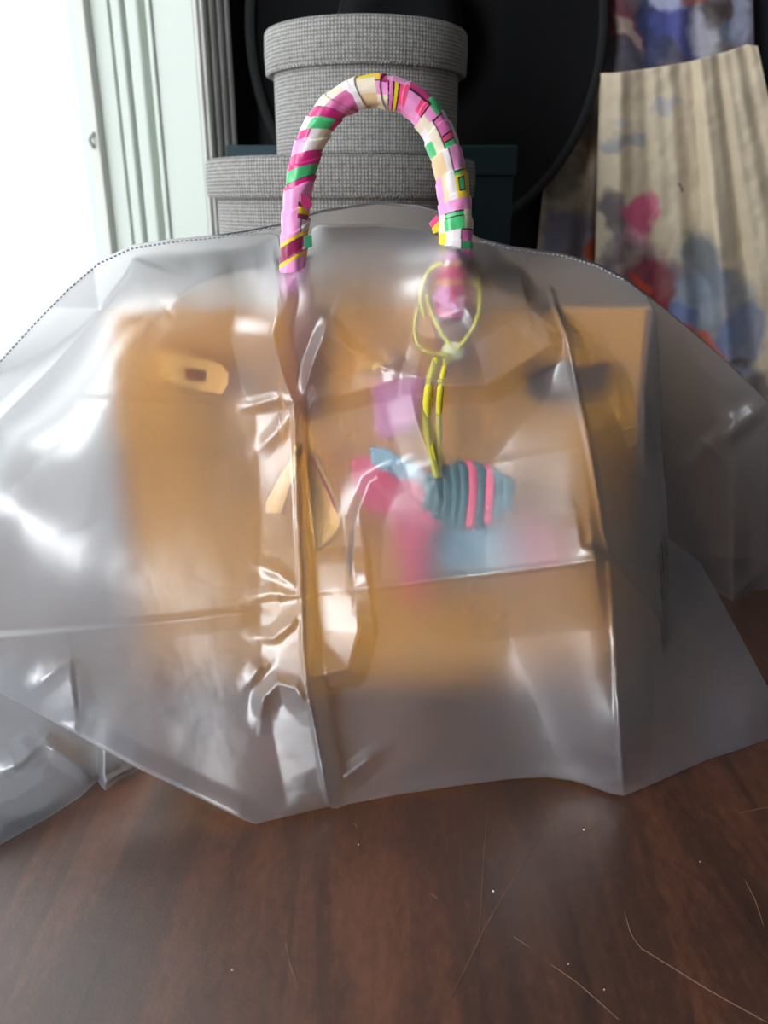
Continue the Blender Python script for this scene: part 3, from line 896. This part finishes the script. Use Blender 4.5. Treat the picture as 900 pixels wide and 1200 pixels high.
front=sheet('front_panel',*FRONT_Y)

# back panel: from the sewn ridge down to the rear hem
BTOP=[(-130,540),(-100,512),(0,421),(40,377),(80,336),(115,306),(155,288),(200,281),(250,276),(290,270),(330,262),(375,247),(440,237),(490,241),(515,248),(545,268),(560,279),(600,289),(660,297),(700,309),(735,327),(780,362),(840,412),(900,470),(1000,560),(1100,640)]
BBOT=[(-130,750),(0,740),(300,700),(600,660),(770,640),(800,662),(840,692),(858,704),(880,693),(900,690),(1000,688),(1100,680)]
def build_back():
    nc,nr=300,110
    cx=np.linspace(-130,1100,nc); t=np.linspace(0,1,nr)
    px=np.repeat(cx[:,None],nr,1); tp=interp(BTOP)(cx)[:,None]; bt=interp(BBOT)(cx)[:,None]
    py=tp+(bt-tp)*t[None,:]
    tY=np.array([PZ(x,y,0.0015).y for x,y in zip(cx,interp(BBOT)(cx))])[:,None]
    topY=0.602+0.02*np.exp(-((cx-440)/90)**2)[:,None]
    mid=0.705
    Y=topY+(mid-topY)*np.sin(np.clip(t*1.6,0,1)*math.pi/2)[None,:]
    Y=np.where(px>730,topY+(np.clip(tY,0.55,0.72)-topY)*t[None,:]**1.2,Y)
    kk=np.clip((px-690)/80,0,1)
    Y0=topY+(mid-topY)*np.sin(np.clip(t*1.6,0,1)*math.pi/2)[None,:]
    Y1=topY+(np.clip(tY,0.55,0.75)-topY)*(t[None,:]**1.2)
    Y=Y0*(1-kk)+Y1*kk
    D=np.zeros_like(px)
    for pts,A,a,b,p in (([(760,590),(810,545),(850,505),(900,468)],7,26,18,1.4),([(845,520),(870,500),(900,478)],5,10,14,1.3),([(820,515),(838,528),(850,545)],3,10,10,1.3),
                        ([(775,642),(820,650),(900,655)],4,20,20,1.4),([(852,704),(872,690),(900,660)],5,14,14,1.4),([(820,655),(826,662),(832,670)],5,8,8,1.3)):
        D+=ridge(px,py,pts,A,a,b,p)
    D+=0.003*fbm(px,py,0.008,5.3)
    Y=Y-D*np.clip(t*8,0,1)[None,:]
    return sheet('back_panel',px,py,Y)
back=build_back()

# side flap spreading towards the viewer at the far left
def build_flap():
    FT=[(-220,800),(-60,770),(0,775),(60,800),(120,830),(175,880)]
    FB=[(-150,985),(-120,1020),(-80,1025),(0,990),(60,956),(95,933),(114,915),(123,927),(140,913),(161,902),(175,893)]
    nc,nr=160,90
    cx=np.linspace(-150,175,nc); t=np.linspace(0,1,nr)
    px=np.repeat(cx[:,None],nr,1); tp=interp(FT)(cx)[:,None]; bt=interp(FB)(cx)[:,None]
    py=tp+(bt-tp)*t[None,:]
    hemY=np.array([PZ(x,y,0.0015).y for x,y in zip(cx,interp(FB)(cx))])[:,None]
    topY=0.412
    tt=t[None,:]
    Y=topY+(hemY-topY)*tt**0.9
    D=np.zeros_like(px)
    for pts,A,a,b,p in (([(46,868),(80,890),(118,918)],6,16,22,1.4),([(0,905),(25,895),(50,870)],6,12,30,1.4),([(123,926),(128,915),(160,896)],4,8,8,1.3),([(-60,960),(20,935),(70,905)],3,25,25,1.4)):
        D+=ridge(px,py,pts,A,a,b,p)
    Y=Y-D*np.clip((1-tt)*10,0,1)
    for q in range(2): sheet('side_flap',px-6-4*q,py-10-7*q,Y+0.007*(q+1)+0.003*np.sin(px*0.05+q*2))
    return sheet('side_flap',px,py,Y)
flap=build_flap()

# stitched seam along the ridge
def stitching():
    V=[];F=[]
    def run(x0,x1,off):
        x=x0
        while x<x1:
            y=float(interp(BTOP)(x))+off; x2=x+3.0; y2=float(interp(BTOP)(x2))+off
            ln=math.hypot(x2-x,y2-y); x2=x+3.0*3.0/ln; y2=float(interp(BTOP)(x2))+off
            sy=min(FY(x,y),FY(x2,y2))-0.0008 if x<730 else 0.598; a=P(x,y,sy); b=P(x2,y2,sy)
            t=(b-a).normalized(); u=t.cross(Vector((0,1,0))).normalized()*0.0006; v=Vector((0,0.0006,0))
            i=len(V)
            for q in (a,b): V.extend([q+u,q+v,q-u,q-v])
            for j in range(4): F.append((i+j,i+(j+1)%4,i+4+(j+1)%4,i+4+j))
            F.append((i,i+1,i+2,i+3)); F.append((i+7,i+6,i+5,i+4))
            x+=5.4*3.0/ln if ln>3 else 5.4
    run(-20,322,3.0); run(562,760,3.0)
    o=mesh_obj('stitching',V,F,M_thread,cover,smooth=False); o['kind']='stuff'
stitching()

# ------------------------------------------------------------------ round linen boxes
def uv_cyl(o,centre,rad):
    me=o.data; uvl=me.uv_layers.new(name='UVMap')
    for poly in me.polygons:
        vert=abs(poly.normal.z)<0.7
        us=[]
        for li in poly.loop_indices:
            v=me.vertices[me.loops[li].vertex_index].co
            if vert:
                a=math.atan2(v.y-centre[1],v.x-centre[0]); us.append([a*rad,v.z])
            else: us.append([v.x,v.y])
        if vert:
            mn=min(u[0] for u in us)
            for u in us:
                if u[0]-mn>math.pi*rad: u[0]-=2*math.pi*rad
        for li,u in zip(poly.loop_indices,us): uvl.data[li].uv=u
def hat_box(cx,cy,z0,rb,zl,z1,rl,label):
    e=empty('hat_box',(cx,cy,z0)); tag(e,label,'box',group='grey linen hat boxes stacked behind the bag')
    b=lathe('box_body',[(0,z0),(rb-0.004,z0),(rb,z0+0.003),(rb,zl),(rb,zl+0.02),(0,zl+0.02)],(cx,cy,0),M_linen,e,m=120); uv_cyl(b,(cx,cy),rb); smooth_angle(b)
    h=z1-zl
    l=lathe('lid',[(rb+0.0005,zl+0.002),(rl-0.002,zl),(rl,zl+0.002),(rl+0.0008,zl+h*0.5),(rl,z1-0.004),(rl-0.0015,z1-0.001),(rl-0.004,z1),(0,z1+0.001)],(cx,cy,0),M_linen,e,m=120); uv_cyl(l,(cx,cy),rl); smooth_angle(l,50)
hat_box(-0.0485,1.0,0.0,0.141,0.327,0.366,0.151,'wider grey woven linen round box at the bottom of the stack behind the handle')
hat_box(-0.0195,1.0,0.3672,0.1005,0.449,0.4915,0.109,'smaller grey woven linen round box standing on top of the wider one')
# teal box behind
tbx=empty('storage_box',(-0.02,1.19,0)); tag(tbx,'dark teal lidded storage box standing behind the grey round boxes','storage box')
box('box_body',-0.205,0.172,1.165,1.21,0.0,0.355,M_teal,tbx,0.002)
box('lid',-0.208,0.175,1.162,1.213,0.355,0.392,M_teal,tbx,0.002)

# ------------------------------------------------------------------ black hat on the wall
def black_hat():
    e=empty('sun_hat',P(500,45,BACK_Y-0.02)); tag(e,'large black felt wide-brimmed hat hanging on the navy wall behind the boxes','hat')
    c=P(500,42,1.352)
    rx,rz=0.262,0.288
    def turn(name,prof,mat):
        V=[];F=[];k=len(prof);m=96
        for j in range(m):
            a=2*math.pi*j/m
            for r,d in prof:
                wv=0.006*math.sin(2*a+0.6)*(r**2)
                V.append((c.x+(-0.04 if r<0.36 else 0)+rx*r*math.cos(a),c.y+d+wv,c.z+rz*r*math.sin(a)))
        for j in range(m):
            j2=(j+1)%m
            for i in range(k-1): F.append((j*k+i,j2*k+i,j2*k+i+1,j*k+i+1))
        o=mesh_obj(name,V,F,mat,e)
        bm=bmesh.new(); bm.from_mesh(o.data); bmesh.ops.remove_doubles(bm,verts=bm.verts,dist=1e-6); bmesh.ops.recalc_face_normals(bm,faces=bm.faces); bm.to_mesh(o.data); bm.free(); o.data.shade_smooth()
        return o
    turn('brim',[(0.33,0.0),(0.5,0.003),(0.75,0.004),(0.95,0.0),(0.985,-0.006),(1.0,-0.006),(1.0,0.0),(0.97,0.006),(0.75,0.010),(0.5,0.009),(0.33,0.006),(0.33,0.0)],M_black)
    turn('crown',[(0.345,0.003),(0.335,-0.03),(0.30,-0.075),(0.24,-0.093),(0.14,-0.090),(0.0,-0.082)],M_black)
    turn('hat_band',[(0.352,-0.002),(0.344,-0.024),(0.339,-0.024),(0.344,-0.002),(0.352,-0.002)],plain('black_ribbon',srgb(18,18,20),0.4))
    turn('brim_edging',[(0.955,-0.005),(0.99,-0.0095),(1.008,-0.006),(1.008,0.002),(1.0,0.0),(0.955,-0.001)],plain('black_edging',srgb(13,13,15),0.8))
black_hat()

# ------------------------------------------------------------------ flowered dress
CR=np.array(srgb(222,206,180)[:3])
def blot(base,px,py,blobs,seed):
    col=np.repeat(base[None,None,:],px.shape[0],0).repeat(px.shape[1],1).copy()
    n1=fbm(px,py,0.022,seed); n2=fbm(px,py,0.022,seed+7.7); n3=fbm(px,py,0.07,seed+3.1)
    wx,wy=px+n1*13+n3*2,py+n2*13+n3*2
    for cx,cy,rx,ry,ang,c,op in blobs:
        a=math.radians(ang); dx,dy=wx-cx,wy-cy
        u=(dx*math.cos(a)+dy*math.sin(a))/rx; v=(-dx*math.sin(a)+dy*math.cos(a))/ry
        f=np.clip((1.2-np.hypot(u,v))/0.45,0,1)*op*np.clip(0.95+0.25*n1,0.3,1.0)
        col=col*(1-f[...,None])+np.array(srgb(*c)[:3])[None,None,:]*f[...,None]
    return col
SK=[(735,168,26,9,0,(150,155,170),.7),(780,126,14,5,-20,(170,175,195),.6),(728,150,10,7,0,(190,190,205),.5),
    (724,255,17,42,-15,(96,88,104),.85),(752,245,15,26,10,(225,90,140),.9),(745,278,18,14,0,(235,170,190),.7),(740,315,38,40,-10,(125,100,115),.75),(770,335,36,38,-35,(140,40,70),.85),(765,380,36,40,-40,(160,45,62),.8),
    (752,338,14,8,30,(230,90,50),.8),(712,300,14,30,0,(110,100,115),.7),(790,395,30,14,40,(190,45,50),.8),
    (822,310,36,44,-10,(118,128,140),.85),(838,362,44,52,-15,(135,145,160),.85),(815,352,22,50,-8,(175,188,205),.6),(802,372,14,22,-10,(110,130,190),.7),(870,395,26,30,0,(120,135,175),.8),
    (798,402,26,17,30,(215,90,75),.85),(835,405,20,14,0,(225,110,70),.85),(850,425,24,12,0,(70,35,40),.8),(860,450,30,26,0,(165,180,215),.85),(872,452,14,14,0,(225,210,190),.9),(862,448,7,12,-30,(110,30,50),.9),(885,470,30,30,0,(80,80,95),.7),
    (795,222,4,3,0,(90,85,95),.8)]
SKL=[(665,275,38,32,20,(125,128,160),.8),(697,288,12,16,0,(225,95,50),.9),(660,205,34,28,-40,(70,66,70),.6),(690,150,20,26,0,(110,115,135),.6),(695,170,14,14,0,(170,130,80),.5),(650,300,20,20,0,(140,140,165),.6)]
BD=[(700,20,20,50,-10,(95,40,55),.85),(728,25,20,46,-25,(135,70,85),.8),(735,40,8,32,-30,(200,180,165),.7),(765,35,17,60,-8,(50,62,105),.9),(800,28,26,42,-30,(85,90,165),.9),(785,-10,30,24,0,(185,190,215),.8),(812,0,16,10,0,(200,95,60),.7),(828,35,22,30,-30,(190,188,192),.8),(845,15,26,24,0,(72,60,58),.9),(850,38,14,16,0,(110,120,150),.8),(868,20,14,40,10,(160,165,190),.8),(715,62,30,16,10,(88,84,84),.8),(760,66,40,12,0,(80,84,110),.7),(872,-20,20,20,0,(120,130,190),.8),(740,-30,50,20,0,(90,60,80),.8)]
dress=empty('dress',P(780,90,1.36)); tag(dress,'cream dress with painted flower print and gathered skirt hanging at right','dress')
def cloth(name,cxs,TP,BP,Y0,folds,blobs,seed,nc,nr,base=CR,flare=0.0):
    cx=np.linspace(cxs[0],cxs[1],nc); t=np.linspace(0,1,nr)
    u=(cx-cxs[0])/(cxs[1]-cxs[0])
    # columns fan out from top to bottom
    topx=interp(TP[0])(u); topy=interp(TP[1])(u); botx=interp(BP[0])(u); boty=interp(BP[1])(u)
    px=topx[:,None]+(botx-topx)[:,None]*t[None,:]; py=topy[:,None]+(boty-topy)[:,None]*t[None,:]
    Y=np.full(px.shape,Y0)
    for fr,ph,A,grow in folds:
        Y+=A*np.sin(2*math.pi*(u[:,None]*fr+ph+0.15*np.sin(u[:,None]*9+t[None,:]*2)))*(grow+(1-grow)*np.clip(t*2.5,0,1)[None,:])
    Y+=0.004*fbm(px,py,0.02,seed+1)
    col=blot(base,px,py,blobs,seed)
    Wd=unproj(px,py,Y)
    n,m=px.shape; idx=np.arange(n*m).reshape(n,m)
    F=np.stack([idx[:-1,:-1],idx[1:,:-1],idx[1:,1:],idx[:-1,1:]],-1).reshape(-1,4)
    me=bpy.data.meshes.new(name); me.from_pydata(Wd.reshape(-1,3).tolist(),[],F.tolist()); me.update(); me.shade_smooth()
    o=bpy.data.objects.new(name,me); COL.objects.link(o); o.parent=dress; o.matrix_parent_inverse=Matrix.Translation(-dress.location)
    me.materials.append(M_dress)
    at=me.color_attributes.new('print','FLOAT_COLOR','POINT')
    buf=np.ones((n*m,4),np.float32); buf[:,:3]=col.reshape(-1,3); at.data.foreach_set('color',buf.ravel())
    md=o.modifiers.new('solidify','SOLIDIFY'); md.thickness=0.0012; md.offset=0
    return o
cloth('skirt',(0,1),([(0,703),(0.5,800),(1,888)],[(0,86),(0.1,85),(0.3,80),(0.55,72),(0.8,60),(0.93,52),(1,54)]),([(0,690),(1,1000)],[(0,620),(1,600)]),1.342,
      [(4.3,0.1,0.009,0.4),(2.1,0.4,0.009,0.3),(11,0.2,0.0016,1.0)],SK,2.0,200,200)
cloth('skirt_lining',(0,1),([(0,650),(1,712)],[(0,80),(1,84)]),([(0,600),(1,712)],[(0,600),(1,620)]),1.392,[(2,0.1,0.006,0.4)],SKL,8.0,80,160)
cloth('bodice',(0,1),([(0,684),(1,880)],[(0,-90),(1,-90)]),([(0,690),(1,884)],[(0,92),(0.3,86),(0.55,78),(0.8,66),(1,60)]),1.388,[(3,0.2,0.008,0.9),(5.3,0.6,0.004,0.9)],BD,14.0,160,120,base=np.array(srgb(120,112,120)[:3]))
